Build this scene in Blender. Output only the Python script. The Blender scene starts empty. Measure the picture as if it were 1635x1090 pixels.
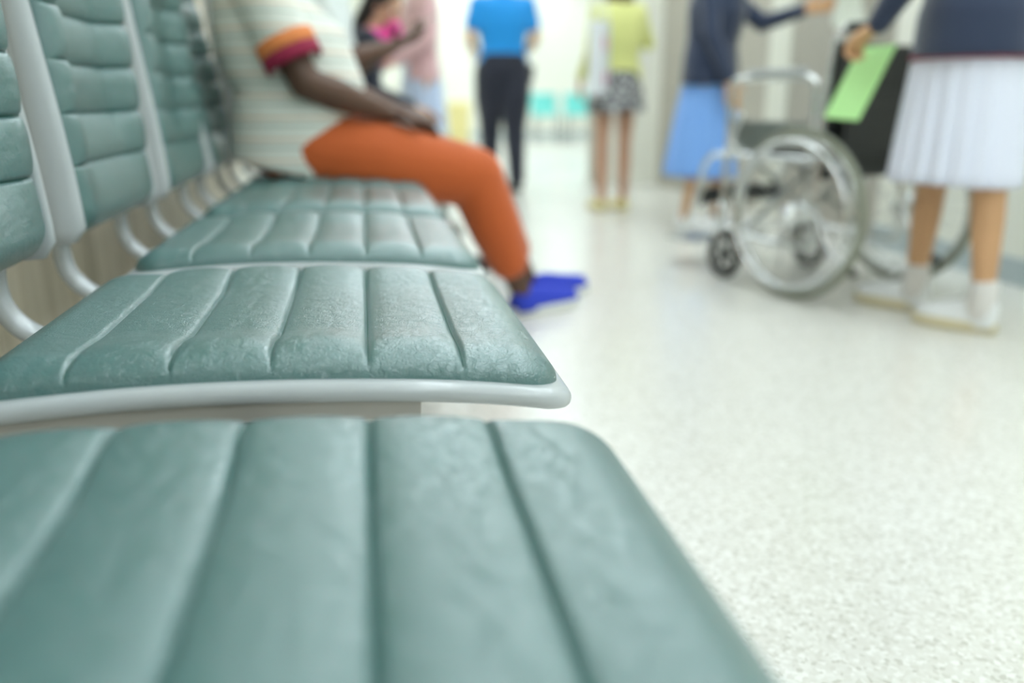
import bpy, bmesh, math, random
import numpy as np
from mathutils import Vector, Matrix
PI = math.pi
random.seed(4)
S = bpy.context.scene
COL = S.collection

# ------------------------------------------------------------------ camera
cam_d = bpy.data.cameras.new('camera'); cam = bpy.data.objects.new('camera', cam_d); COL.objects.link(cam)
cam_d.sensor_width = 36; cam_d.lens = 30.0; cam_d.clip_start = 0.02
cam.location = (0, 0, 0.67)
cam.rotation_euler = (PI/2 - math.radians(15.779), 0, -math.radians(9.601))
cam_d.dof.use_dof = True; cam_d.dof.focus_distance = 0.87; cam_d.dof.aperture_fstop = 1.65
S.camera = cam
# ------------------------------------------------------------------ world, exposure
W = bpy.data.worlds.new('world'); S.world = W; W.use_nodes = True
W.node_tree.nodes['Background'].inputs[0].default_value = (0.93, 1.0, 0.97, 1)
W.node_tree.nodes['Background'].inputs[1].default_value = 0.6
S.view_settings.view_transform = 'Standard'; S.view_settings.look = 'None'
S.view_settings.gamma = 1; S.view_settings.use_curve_mapping = False
S.view_settings.exposure = 0.33
LAMP_STRENGTH = 9.8

# ------------------------------------------------------------------ materials
def lin(c):
    return tuple(((x/255)/12.92 if x/255 <= .04045 else ((x/255+.055)/1.055)**2.4) for x in c) + (1,)
def mat(name, c, rough=.6, metal=0, bump=0, bscale=200, var=0, vscale=5, coat=0, spec=.5, sheen=0):
    m = bpy.data.materials.new(name); m.use_nodes = True
    nt = m.node_tree; b = nt.nodes['Principled BSDF']
    b.inputs['Base Color'].default_value = lin(c)
    b.inputs['Roughness'].default_value = rough; b.inputs['Metallic'].default_value = metal
    b.inputs['Specular IOR Level'].default_value = spec
    b.inputs['Coat Weight'].default_value = coat
    b.inputs['Sheen Weight'].default_value = sheen
    tc = nt.nodes.new('ShaderNodeTexCoord')
    if bump:
        n = nt.nodes.new('ShaderNodeTexNoise'); n.inputs['Scale'].default_value = bscale; n.inputs['Detail'].default_value = 4
        nt.links.new(tc.outputs['Object'], n.inputs['Vector'])
        bp = nt.nodes.new('ShaderNodeBump'); bp.inputs['Strength'].default_value = bump; bp.inputs['Distance'].default_value = .002
        nt.links.new(n.outputs['Fac'], bp.inputs['Height']); nt.links.new(bp.outputs['Normal'], b.inputs['Normal'])
    if var:
        n = nt.nodes.new('ShaderNodeTexNoise'); n.inputs['Scale'].default_value = vscale; n.inputs['Detail'].default_value = 5
        nt.links.new(tc.outputs['Object'], n.inputs['Vector'])
        r = nt.nodes.new('ShaderNodeValToRGB'); c0 = lin(c)
        r.color_ramp.elements[0].position = .3; r.color_ramp.elements[1].position = .7
        r.color_ramp.elements[0].color = tuple(x*(1-var) for x in c0[:3]) + (1,)
        r.color_ramp.elements[1].color = tuple(min(1, x*(1+var)) for x in c0[:3]) + (1,)
        nt.links.new(n.outputs['Fac'], r.inputs['Fac']); nt.links.new(r.outputs['Color'], b.inputs['Base Color'])
    return m
def emis(name, c, s):
    m = bpy.data.materials.new(name); m.use_nodes = True; nt = m.node_tree
    nt.nodes.remove(nt.nodes['Principled BSDF']); e = nt.nodes.new('ShaderNodeEmission')
    e.inputs['Color'].default_value = lin(c); e.inputs['Strength'].default_value = s
    nt.links.new(e.outputs[0], nt.nodes['Material Output'].inputs['Surface']); return m

def leather():
    m = mat('green_leather', (52, 108, 107), rough=.38, spec=.9, coat=1.0)
    nt = m.node_tree; b = nt.nodes['Principled BSDF']; L = nt.links
    tc = nt.nodes.new('ShaderNodeTexCoord')
    # pebble grain and fine creases
    v = nt.nodes.new('ShaderNodeTexVoronoi'); v.feature = 'DISTANCE_TO_EDGE'; v.inputs['Scale'].default_value = 420
    nw = nt.nodes.new('ShaderNodeTexNoise'); nw.inputs['Scale'].default_value = 60; nw.inputs['Detail'].default_value = 3
    mp = nt.nodes.new('ShaderNodeMix'); mp.data_type = 'VECTOR'; mp.inputs['Factor'].default_value = .03
    L.new(tc.outputs['Object'], nw.inputs['Vector']); L.new(tc.outputs['Object'], mp.inputs[4]); L.new(nw.outputs['Color'], mp.inputs[5])
    L.new(mp.outputs[1], v.inputs['Vector'])
    v2 = nt.nodes.new('ShaderNodeTexVoronoi'); v2.feature = 'DISTANCE_TO_EDGE'; v2.inputs['Scale'].default_value = 75
    L.new(mp.outputs[1], v2.inputs['Vector'])
    cl = nt.nodes.new('ShaderNodeMath'); cl.operation = 'MINIMUM'; cl.inputs[1].default_value = .06; L.new(v2.outputs['Distance'], cl.inputs[0])
    n = nt.nodes.new('ShaderNodeTexNoise'); n.inputs['Scale'].default_value = 40; n.inputs['Detail'].default_value = 6; n.inputs['Distortion'].default_value = 1.2
    L.new(tc.outputs['Object'], n.inputs['Vector'])
    a = nt.nodes.new('ShaderNodeMath'); a.operation = 'MULTIPLY_ADD'; a.inputs[1].default_value = .55; L.new(v.outputs['Distance'], a.inputs[0])
    a2 = nt.nodes.new('ShaderNodeMath'); a2.operation = 'MULTIPLY_ADD'; a2.inputs[1].default_value = 3.0; L.new(cl.outputs[0], a2.inputs[0])
    L.new(n.outputs['Fac'], a2.inputs[2]); L.new(a2.outputs[0], a.inputs[2])
    bp = nt.nodes.new('ShaderNodeBump'); bp.inputs['Strength'].default_value = 1.0; bp.inputs['Distance'].default_value = .0011
    L.new(a.outputs[0], bp.inputs['Height']); L.new(bp.outputs['Normal'], b.inputs['Normal']); L.new(bp.outputs['Normal'], b.inputs['Coat Normal'])
    b.inputs['Coat Roughness'].default_value = .27; b.inputs['Coat IOR'].default_value = 1.85
    n2 = nt.nodes.new('ShaderNodeTexNoise'); n2.inputs['Scale'].default_value = 7; n2.inputs['Detail'].default_value = 4
    L.new(tc.outputs['Object'], n2.inputs['Vector'])
    r = nt.nodes.new('ShaderNodeMapRange'); r.inputs['To Min'].default_value = .34; r.inputs['To Max'].default_value = .46
    L.new(n2.outputs['Fac'], r.inputs['Value']); L.new(r.outputs[0], b.inputs['Roughness'])
    return m

def terrazzo():
    m = mat('polished_terrazzo', (214, 211, 200), rough=.22, spec=.5)
    nt = m.node_tree; b = nt.nodes['Principled BSDF']; L = nt.links
    tc = nt.nodes.new('ShaderNodeTexCoord')
    v = nt.nodes.new('ShaderNodeTexVoronoi'); v.inputs['Scale'].default_value = 160; L.new(tc.outputs['Object'], v.inputs['Vector'])
    r = nt.nodes.new('ShaderNodeValToRGB'); e = r.color_ramp.elements
    e[0].position = 0; e[0].color = lin((192, 190, 179)); e[1].position = .2; e[1].color = lin((212, 210, 201))
    x = e.new(.7); x.color = lin((219, 218, 210)); x = e.new(.95); x.color = lin((230, 229, 223))
    hs = nt.nodes.new('ShaderNodeSeparateColor'); L.new(v.outputs['Color'], hs.inputs[0]); L.new(hs.outputs[0], r.inputs['Fac'])
    L.new(r.outputs['Color'], b.inputs['Base Color'])
    n = nt.nodes.new('ShaderNodeTexNoise'); n.inputs['Scale'].default_value = 1.6; n.inputs['Detail'].default_value = 4; L.new(tc.outputs['Object'], n.inputs['Vector'])
    mr = nt.nodes.new('ShaderNodeMapRange'); mr.inputs['To Min'].default_value = .16; mr.inputs['To Max'].default_value = .3
    L.new(n.outputs['Fac'], mr.inputs['Value']); L.new(mr.outputs[0], b.inputs['Roughness'])
    return m

def wood_panel():
    m = mat('pale_wood_boards', (180, 168, 146), rough=.5)
    nt = m.node_tree; b = nt.nodes['Principled BSDF']; L = nt.links
    tc = nt.nodes.new('ShaderNodeTexCoord'); mp = nt.nodes.new('ShaderNodeMapping'); mp.inputs['Scale'].default_value = (20, 14, .8)
    n = nt.nodes.new('ShaderNodeTexNoise'); n.inputs['Scale'].default_value = 2; n.inputs['Detail'].default_value = 6
    L.new(tc.outputs['Object'], mp.inputs['Vector']); L.new(mp.outputs[0], n.inputs['Vector'])
    r = nt.nodes.new('ShaderNodeValToRGB'); r.color_ramp.elements[0].position = .3; r.color_ramp.elements[1].position = .7
    r.color_ramp.elements[0].color = lin((190, 180, 158)); r.color_ramp.elements[1].color = lin((230, 221, 201))
    L.new(n.outputs['Fac'], r.inputs['Fac']); L.new(r.outputs[0], b.inputs['Base Color'])
    return m

def stripes(name, cols, period, axis=2, rough=.8):
    """bands of colour along an object axis; cols = [(position, colour)]"""
    m = mat(name, cols[0][1], rough=rough, sheen=.2); nt = m.node_tree; b = nt.nodes['Principled BSDF']; L = nt.links
    tc = nt.nodes.new('ShaderNodeTexCoord'); sp = nt.nodes.new('ShaderNodeSeparateXYZ'); L.new(tc.outputs['Object'], sp.inputs[0])
    d = nt.nodes.new('ShaderNodeMath'); d.operation = 'DIVIDE'; d.inputs[1].default_value = period; L.new(sp.outputs[axis], d.inputs[0])
    f = nt.nodes.new('ShaderNodeMath'); f.operation = 'FRACT'; L.new(d.outputs[0], f.inputs[0])
    r = nt.nodes.new('ShaderNodeValToRGB'); r.color_ramp.interpolation = 'CONSTANT'
    e = r.color_ramp.elements
    e[0].position = cols[0][0]; e[0].color = lin(cols[0][1]); e[1].position = cols[1][0]; e[1].color = lin(cols[1][1])
    for p, c in cols[2:]:
        x = e.new(p); x.color = lin(c)
    L.new(f.outputs[0], r.inputs['Fac']); L.new(r.outputs[0], b.inputs['Base Color'])
    return m

def blotches(name, c0, c1, scale):
    m = mat(name, c0, rough=.8); nt = m.node_tree; b = nt.nodes['Principled BSDF']; L = nt.links
    tc = nt.nodes.new('ShaderNodeTexCoord'); v = nt.nodes.new('ShaderNodeTexNoise'); v.inputs['Scale'].default_value = scale
    L.new(tc.outputs['Object'], v.inputs['Vector']); r = nt.nodes.new('ShaderNodeValToRGB')
    r.color_ramp.elements[0].position = .47; r.color_ramp.elements[0].color = lin(c0)
    r.color_ramp.elements[1].position = .53; r.color_ramp.elements[1].color = lin(c1)
    L.new(v.outputs['Fac'], r.inputs['Fac']); L.new(r.outputs[0], b.inputs['Base Color']); return m

M = dict(
    leather=leather(), floor=terrazzo(), boards=wood_panel(),
    thread=mat('green_thread', (34, 84, 72), .6),
    frame=mat('white_painted_metal', (190, 196, 198), .25, coat=.3),
    underbar=mat('grey_beige_metal', (176, 172, 164), .4),
    dark=mat('dark_metal', (52, 50, 50), .4, metal=.5),
    chrome=mat('chrome', (232, 235, 235), .05, metal=1),
    steel=mat('satin_steel', (170, 172, 168), .3, metal=1),
    black=mat('black_vinyl', (24, 27, 27), .38, bump=.3, bscale=150),
    rubber=mat('grey_rubber', (142, 146, 130), .6),
    drubber=mat('dark_rubber', (50, 54, 52), .6),
    cream=mat('cream_wall_paint', (236, 236, 224), .6),
    greige=mat('greige_panel_laminate', (176, 171, 158), .45, var=.03, vscale=3),
    ceil=mat('ceiling_white', (235, 238, 234), .8),
    cove=mat('blue_grey_vinyl', (178, 190, 192), .5),
    skin_d=mat('dark_skin', (92, 64, 48), .5, var=.08, vscale=8),
    skin_m=mat('warm_skin', (210, 164, 122), .5, var=.06, vscale=8),
    skin_l=mat('light_skin', (205, 160, 132), .5, var=.05, vscale=8),
    orange=mat('orange_cotton', (196, 92, 36), .8, bump=.5, bscale=90, sheen=.2),
    polo=stripes('striped_knit', [(0, (226, 230, 222)), (.30, (236, 230, 216)), (.36, (150, 176, 168)), (.43, (226, 230, 222)), (.70, (226, 184, 152)), (.77, (230, 232, 222))], .058),
    maroon=mat('maroon_knit', (150, 30, 66), .8),
    orknit=mat('orange_knit', (232, 140, 80), .8),
    shoe_blue=mat('blue_canvas', (40, 62, 190), .75, bump=.4, bscale=500),
    sole=mat('white_rubber_sole', (224, 226, 222), .5),
    soley=mat('yellowed_rubber_sole', (216, 204, 166), .5),
    wcloth=mat('white_cotton', (224, 232, 230), .8, sheen=.2),
    gcloth=mat('grey_cotton', (168, 178, 172), .8, sheen=.2),
    navy=mat('navy_knit', (44, 56, 82), .85, bump=.6, bscale=250, sheen=.3),
    navyd=mat('dark_navy_twill', (30, 34, 50), .8, sheen=.2),
    blackc=mat('black_cotton', (30, 30, 34), .8),
    bluesh=mat('bright_blue_knit', (14, 146, 226), .75, sheen=.2),
    bluesk=mat('cornflower_cotton', (130, 180, 250), .8, sheen=.2),
    pinkb=mat('dusty_pink_cotton', (222, 182, 184), .8, sheen=.2),
    palebl=mat('pale_blue_cotton', (196, 212, 238), .8, sheen=.2),
    lav=mat('lavender_white_cotton', (232, 236, 252), .8, sheen=.2),
    redpip=mat('maroon_trim', (130, 44, 66), .8),
    yellow=mat('lime_yellow_cotton', (224, 227, 146), .8, sheen=.2),
    check=blotches('black_white_print', (40, 40, 44), (200, 200, 198), 38),
    pink=mat('hot_pink_cloth', (240, 90, 170), .8),
    sock=mat('white_sock', (226, 222, 218), .9),
    canvas=mat('white_leather_shoe', (236, 238, 238), .45),
    hair=mat('black_hair', (30, 24, 22), .4, bump=.8, bscale=120),
    hairb=mat('brown_hair', (84, 56, 40), .4, bump=.8, bscale=120),
    eye=mat('eye_white', (235, 232, 228), .3), iris=mat('dark_iris', (30, 20, 16), .2), lip=mat('lips', (150, 80, 76), .5),
    green=mat('lime_green_card', (186, 238, 160), .55),
    bag=mat('white_paper_bag', (236, 240, 242), .6), bagpink=mat('pink_print', (240, 170, 200), .6),
    mint=mat('pale_green_towel', (226, 230, 218), .9, bump=.8, bscale=200),
    turq=mat('turquoise_plastic', (120, 214, 206), .4),
    yelp=mat('pale_yellow_plastic', (226, 214, 150), .5),
    phone=mat('phone_case', (214, 196, 190), .4), glass=mat('phone_screen', (40, 44, 52), .1),
    doorw=mat('white_door_frame', (228, 228, 214), .4),
    lampf=mat('lamp_frame', (220, 222, 220), .5),
    diff=emis('lamp_diffuser', (235, 247, 252), LAMP_STRENGTH),
)

# ------------------------------------------------------------------ helpers
def link(name, bm, m, parent=None, smooth=True, mods=None):
    me = bpy.data.meshes.new(name)
    bmesh.ops.recalc_face_normals(bm, faces=bm.faces)
    bm.to_mesh(me); bm.free()
    o = bpy.data.objects.new(name, me); COL.objects.link(o)
    if smooth:
        for p in me.polygons: p.use_smooth = True
    me.materials.append(m if not isinstance(m, str) else M[m])
    if parent: o.parent = parent
    return o
def tag(o, label=None, cat=None, group=None, kind=None):
    if label: o['label'] = label
    if cat: o['category'] = cat
    if group: o['group'] = group
    if kind: o['kind'] = kind
    return o
def thing(name, label, cat, loc=(0, 0, 0), rz=0, group=None):
    o = bpy.data.objects.new(name, None); COL.objects.link(o); o.empty_display_size = .1
    o.location = loc; o.rotation_euler = (0, 0, rz)
    return tag(o, label, cat, group)
def copy_tree(o, parent=None):
    c = o.copy(); COL.objects.link(c); c.parent = parent
    for ch in [x for x in list(COL.objects) if x.parent == o]: copy_tree(ch, c)
    return c
V = Vector
def box(bm, lo, hi, bev=0):
    ps = [(x, y, z) for x in (lo[0], hi[0]) for y in (lo[1], hi[1]) for z in (lo[2], hi[2])]
    v = [bm.verts.new(p) for p in ps]
    fs = [bm.faces.new([v[i] for i in f]) for f in ((0, 1, 3, 2), (4, 6, 7, 5), (0, 4, 5, 1), (2, 3, 7, 6), (0, 2, 6, 4), (1, 5, 7, 3))]
    if bev:
        es = list({e for f in fs for e in f.edges})
        bmesh.ops.bevel(bm, geom=es, offset=bev, segments=3, affect='EDGES', profile=.6)
def BOX(name, lo, hi, m, parent=None, bev=0):
    bm = bmesh.new(); box(bm, lo, hi, bev); return link(name, bm, m, parent, smooth=False)
def frame_of(d):
    d = d.normalized(); a = V((0, 0, 1)) if abs(d.z) < .9 else V((1, 0, 0))
    u = d.cross(a).normalized(); return u, d.cross(u)
def rings(bm, rs, close=True, caps=True):
    L = [[bm.verts.new(p) for p in r] for r in rs]; n = len(L[0])
    for i in range(len(L)-1):
        for j in range(n):
            bm.faces.new((L[i][j], L[i][(j+1) % n], L[i+1][(j+1) % n], L[i+1][j]))
    if close == 'loop':
        for j in range(n): bm.faces.new((L[-1][j], L[-1][(j+1) % n], L[0][(j+1) % n], L[0][j]))
    elif caps:
        bm.faces.new(L[0]); bm.faces.new(L[-1])
def capsule(bm, a, ra, b, rb, n=14):
    a, b = V(a), V(b); d = b-a
    if d.length < 1e-5: d = V((0, 0, 1e-4)); b = a+d
    u, w = frame_of(d); dn = d.normalized(); rs = []
    for k in range(1, 5):
        t = PI/2*(1-k/4); rs.append((a-dn*ra*math.sin(t), ra*math.cos(t)))
    for k in range(0, 4):
        t = PI/2*k/4; rs.append((b+dn*rb*math.sin(t), rb*math.cos(t)))
    rings(bm, [[c+(u*math.cos(2*PI*j/n)+w*math.sin(2*PI*j/n))*max(r, 1e-4) for j in range(n)] for c, r in rs])
def chain(bm, pts, rr, n=14):
    for i in range(len(pts)-1): capsule(bm, pts[i], rr[i], pts[i+1], rr[i+1], n)
def ell(bm, c, r, rot=None, n=18):
    m = Matrix.Translation(V(c)) @ (rot.to_4x4() if rot else Matrix.Identity(4)) @ Matrix.Diagonal((r[0], r[1], r[2], 1))
    bmesh.ops.create_uvsphere(bm, u_segments=n, v_segments=n//2+2, radius=1, matrix=m)
def smoothpath(pts, k=6):
    P = [V(p) for p in pts]; P = [P[0]*2-P[1]] + P + [P[-1]*2-P[-2]]; out = []
    for i in range(1, len(P)-2):
        for s in range(k):
            t = s/k; p0, p1, p2, p3 = P[i-1:i+3]
            out.append(.5*((2*p1)+(p2-p0)*t+(2*p0-5*p1+4*p2-p3)*t*t+(3*p1-p0-3*p2+p3)*t**3))
    out.append(P[-2]); return out
def tube(bm, pts, r, n=10, k=6, closed=False, flat=1):
    P = smoothpath(pts, k) if k > 1 else [V(p) for p in pts]
    rs = []; u = None
    for i, p in enumerate(P):
        d = (P[min(i+1, len(P)-1)]-P[max(i-1, 0)])
        if closed: d = P[(i+1) % len(P)]-P[i-1]
        d.normalize()
        if u is None: u, w = frame_of(d)
        else: u = (u-d*u.dot(d)).normalized(); w = d.cross(u)
        rr = r if not callable(r) else r(i/(len(P)-1))
        rs.append([p+(u*math.cos(2*PI*j/n)*rr+w*math.sin(2*PI*j/n)*rr*flat) for j in range(n)])
    rings(bm, rs, close='loop' if closed else True)
def torus(bm, c, R, r, axis='y', n=56, m=10, sq=1):
    rs = []
    for i in range(n):
        t = 2*PI*i/n; e = V((math.cos(t), 0, math.sin(t))) if axis == 'y' else V((math.cos(t), math.sin(t), 0))
        ax = V((0, 1, 0)) if axis == 'y' else V((0, 0, 1))
        rs.append([V(c)+e*(R+r*math.cos(2*PI*j/m))+ax*r*sq*math.sin(2*PI*j/m) for j in range(m)])
    rings(bm, rs, close='loop')
def cyl(bm, a, b, r, n=20):
    a, b = V(a), V(b); u, w = frame_of(b-a)
    rings(bm, [[p+(u*math.cos(2*PI*j/n)+w*math.sin(2*PI*j/n))*r for j in range(n)] for p in (a, b)])
def voxel(o, size, smooth=4, fac=.5):
    """fuse overlapping closed pieces into one continuous skin, applied here"""
    a = o.modifiers.new('r', 'REMESH'); a.mode = 'VOXEL'; a.voxel_size = size; a.use_smooth_shade = True
    if smooth:
        b = o.modifiers.new('s', 'SMOOTH'); b.iterations = smooth; b.factor = fac
    dg = bpy.context.evaluated_depsgraph_get(); dg.update()
    me = bpy.data.meshes.new_from_object(o.evaluated_get(dg)); old = o.data
    mats = list(old.materials); o.modifiers.clear(); o.data = me; me.materials.clear()
    for m_ in mats: me.materials.append(m_)
    for p in me.polygons: p.use_smooth = True
    bpy.data.meshes.remove(old); me.name = o.name
    return o

# ================================================================== THE ROOM
XL, XR = -.72, 2.40
def struct(name, lo, hi, m): return tag(BOX(name, lo, hi, m), kind='structure')
struct('floor', (-2.5, -5, -.1), (9, 17.2, 0), 'floor')
struct('ceiling', (-2.5, -5, 2.75), (9, 17.2, 2.85), 'ceil')
bm = bmesh.new(); y = -5
while y < 5.2:
    box(bm, (XL-.1, y, 0), (XL, y+.146, 2.75), .004); y += .15
tag(link('wall_left', bm, 'boards', smooth=False), kind='structure')
struct('wall_left_far', (XL-.1, 5.2, 0), (XL, 16.2, 2.75), 'cream')
struct('wall_far', (-2.5, 16.0, 0), (9, 16.15, 2.75), 'cream')
struct('wall_rear', (-2.5, -5.1, 0), (9, -5, 2.75), 'cream')
# right wall: cream near stretch, then greige panels with a door frame in them, then a cream return
struct('wall_right', (XR, .2, 0), (XR+.12, 3.75, 2.75), 'cream')
struct('baseboard_right', (XR-.008, .2, 0), (XR, 3.75, .10), 'cove')
struct('wall_right_panel', (XR, 3.75, 0), (XR+.12, 7.0, 2.75), 'greige')
for k, yy in enumerate((4.18, 5.9)):
    struct('trim_%d' % (k+1), (XR-.004, yy, 0), (XR+.002, yy+.012, 2.75), 'underbar')
struct('door_1', (XR-.02, 4.72, 0), (XR+.001, 4.98, 2.1), 'doorw')
struct('wall_return', (1.86, 6.93, 0), (XR+.12, 7.05, 2.75), 'cream')
struct('trim_3', (1.84, 6.90, 0), (1.87, 7.08, 2.75), 'greige')
struct('baseboard_far', (-2.5, 15.985, 0), (9, 16.0, .1), 'cove')

def lamp(x, y, w, l):
    t = thing('ceiling_light', 'long white ceiling light panel set in the ceiling', 'ceiling light', (x, y, 2.75), 0, 'ceiling light panels')
    bm = bmesh.new()
    for lo, hi in (((-w/2-.03, -l/2-.03, -.03), (-w/2, l/2+.03, 0)), ((w/2, -l/2-.03, -.03), (w/2+.03, l/2+.03, 0)),
                   ((-w/2, -l/2-.03, -.03), (w/2, -l/2, 0)), ((-w/2, l/2, -.03), (w/2, l/2+.03, 0))): box(bm, lo, hi)
    link('lamp_frame', bm, 'lampf', t, smooth=False)
    BOX('lamp_diffuser', (-w/2, -l/2, -.02), (w/2, l/2, -.012), 'diff', t)
for k in range(12):
    for x in (.5, 1.25, 2.0): lamp(x, -3.6+1.72*k, .21, 1.35)
for y in (8.44, 10.16, 11.88, 13.6, 15.2):
    for x in (3.4, 4.6): lamp(x, y, .21, 1.35)

# ================================================================== WAITING SEATS
SEAT_U = [-.36, -.30, -.20, -.09, .03, .10, .16, .19]
SEAT_Z = [.423, .429, .4345, .4345, .429, .4225, .4135, .406]
def zc(u):
    # smooth interpolation of the measured frame line
    us, zs = SEAT_U, SEAT_Z; u = min(max(u, us[0]), us[-1])
    i = max(k for k in range(len(us)-1) if us[k] <= u+1e-9)
    m = [(zs[min(j+1, len(us)-1)]-zs[max(j-1, 0)])/(us[min(j+1, len(us)-1)]-us[max(j-1, 0)]) for j in range(len(us))]
    h = us[i+1]-us[i]; t = (u-us[i])/h
    return (2*t**3-3*t*t+1)*zs[i]+(t**3-2*t*t+t)*h*m[i]+(-2*t**3+3*t*t)*zs[i+1]+(t**3-t*t)*h*m[i+1]
def sstep(x): x = min(max(x, 0), 1); return x*x*(3-2*x)
def rbox(u, v, u0, u1, hw, rc):
    """inside distance to a rounded rectangle"""
    cx = (u0+u1)/2; qx = abs(u-cx)-(u1-u0)/2+rc; qy = abs(v)-hw+rc
    return -(math.hypot(max(qx, 0), max(qy, 0))+min(max(qx, qy), 0)-rc)
def grid_uv(u0, u1, hw, rc, us, vs):
    """rows of (u,v) filling a rounded rectangle"""
    rows = []
    for a in us:
        u = u0+(u1-u0)*a; e = min(u-u0, u1-u); h = hw
        if e < rc: h = hw-rc+math.sqrt(max(rc*rc-(rc-e)**2, 0))
        rows.append([(u, h*b) for b in vs])
    return rows
def cushion_mesh(bm, u0, u1, hw, rc, grooves, T, R, recess, base, fmap, A=.0045, G=.004, low=.010, seam=None):
    L = u1-u0
    ts = set(np.round((1-np.cos(np.linspace(0, PI, 60)))/2, 5))
    ts |= set(np.round(np.linspace(0, 1, 90), 5))
    for g in grooves:
        for d in (-.009, -.006, -.004, -.0028, -.0018, -.001, 0, .001, .0018, .0028, .004, .006, .009): ts.add(round((g+d-u0)/L, 5))
    us = sorted(t for t in ts if 0 <= t <= 1)
    q = [us[0]]
    for t in us[1:]:
        if t-q[-1] > .0012: q.append(t)
    q[-1] = 1.0; us = q
    vs = []
    for i in range(61):
        t = i/60*2-1; vs.append(math.copysign(1-(1-abs(t))**1.5, t))
    G_ = [u0]+list(grooves)+[u1]
    def w(u, v):
        d = max(rbox(u, v, u0, u1, hw, rc), 0); e = min(d/R, 1)
        prof = (1-(1-e)**2.3)**(1/2.3)
        z = T*prof
        z -= recess*sstep((hw-abs(v)-R*.75)/.085)*sstep(e)*sstep(min(u-u0, u1-u)/.2)
        i = max(k for k in range(len(G_)-1) if G_[k] <= u+1e-9)
        t = (u-G_[i])/(G_[i+1]-G_[i]); t = min(max(t, 0), 1)
        if i == 0: t = .5+t/2
        if i == len(G_)-2: t = t/2
        z += A*(1-abs(2*t-1)**3)*sstep(e*1.3)-A*.5*sstep(e)
        for g in grooves: z -= G*math.exp(-((u-g)/.0026)**2)*(.25+.75*sstep(e*2))
        return base(u)+z
    rows = grid_uv(u0, u1, hw, rc, us, vs)
    top = [[bm.verts.new(fmap(u, v, w(u, v))) for u, v in r] for r in rows]
    bot = [[bm.verts.new(fmap(u, v, base(u)-low)) for u, v in r] for r in rows]
    nr, nc = len(top), len(top[0])
    for i in range(nr-1):
        for j in range(nc-1):
            bm.faces.new((top[i][j], top[i][j+1], top[i+1][j+1], top[i+1][j]))
            bm.faces.new((bot[i][j], bot[i+1][j], bot[i+1][j+1], bot[i][j+1]))
    rim = [(i, 0) for i in range(nr)]+[(nr-1, j) for j in range(1, nc)]+[(i, nc-1) for i in range(nr-2, -1, -1)]+[(0, j) for j in range(nc-2, 0, -1)]
    for k in range(len(rim)):
        a, b = rim[k], rim[(k+1) % len(rim)]
        bm.faces.new((top[a[0]][a[1]], bot[a[0]][a[1]], bot[b[0]][b[1]], top[b[0]][b[1]]))
    if seam is not None:
        for g in grooves:
            pts = [fmap(g, v*.997, w(g, v)+.0003) for v in [hw*(-1+2*k/80) for k in range(81)]]
            tube(seam, pts, .0008, n=5, k=1)
def plate(bm, u0, u1, hw, rc, top, th, fmap, r=.009):
    us = [(1-math.cos(PI*i/70))/2 for i in range(71)]; vs = [math.sin(PI/2*(i/20-1)) for i in range(41)]
    rows = grid_uv(u0, u1, hw, rc, us, vs)
    def hh(u, v):
        e = min(max(rbox(u, v, u0, u1, hw, rc), 0)/r, 1); return th/2*(1-(1-e)**2)**.5
    t = [[bm.verts.new(fmap(u, v, top(u)-th/2+hh(u, v))) for u, v in q] for q in rows]
    b = [[bm.verts.new(fmap(u, v, top(u)-th/2-hh(u, v))) for u, v in q] for q in rows]
    for i in range(len(t)-1):
        for j in range(40):
            bm.faces.new((t[i][j], t[i][j+1], t[i+1][j+1], t[i+1][j])); bm.faces.new((b[i][j], b[i+1][j], b[i+1][j+1], b[i][j+1]))
    bmesh.ops.remove_doubles(bm, verts=bm.verts, dist=1e-6)

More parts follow.
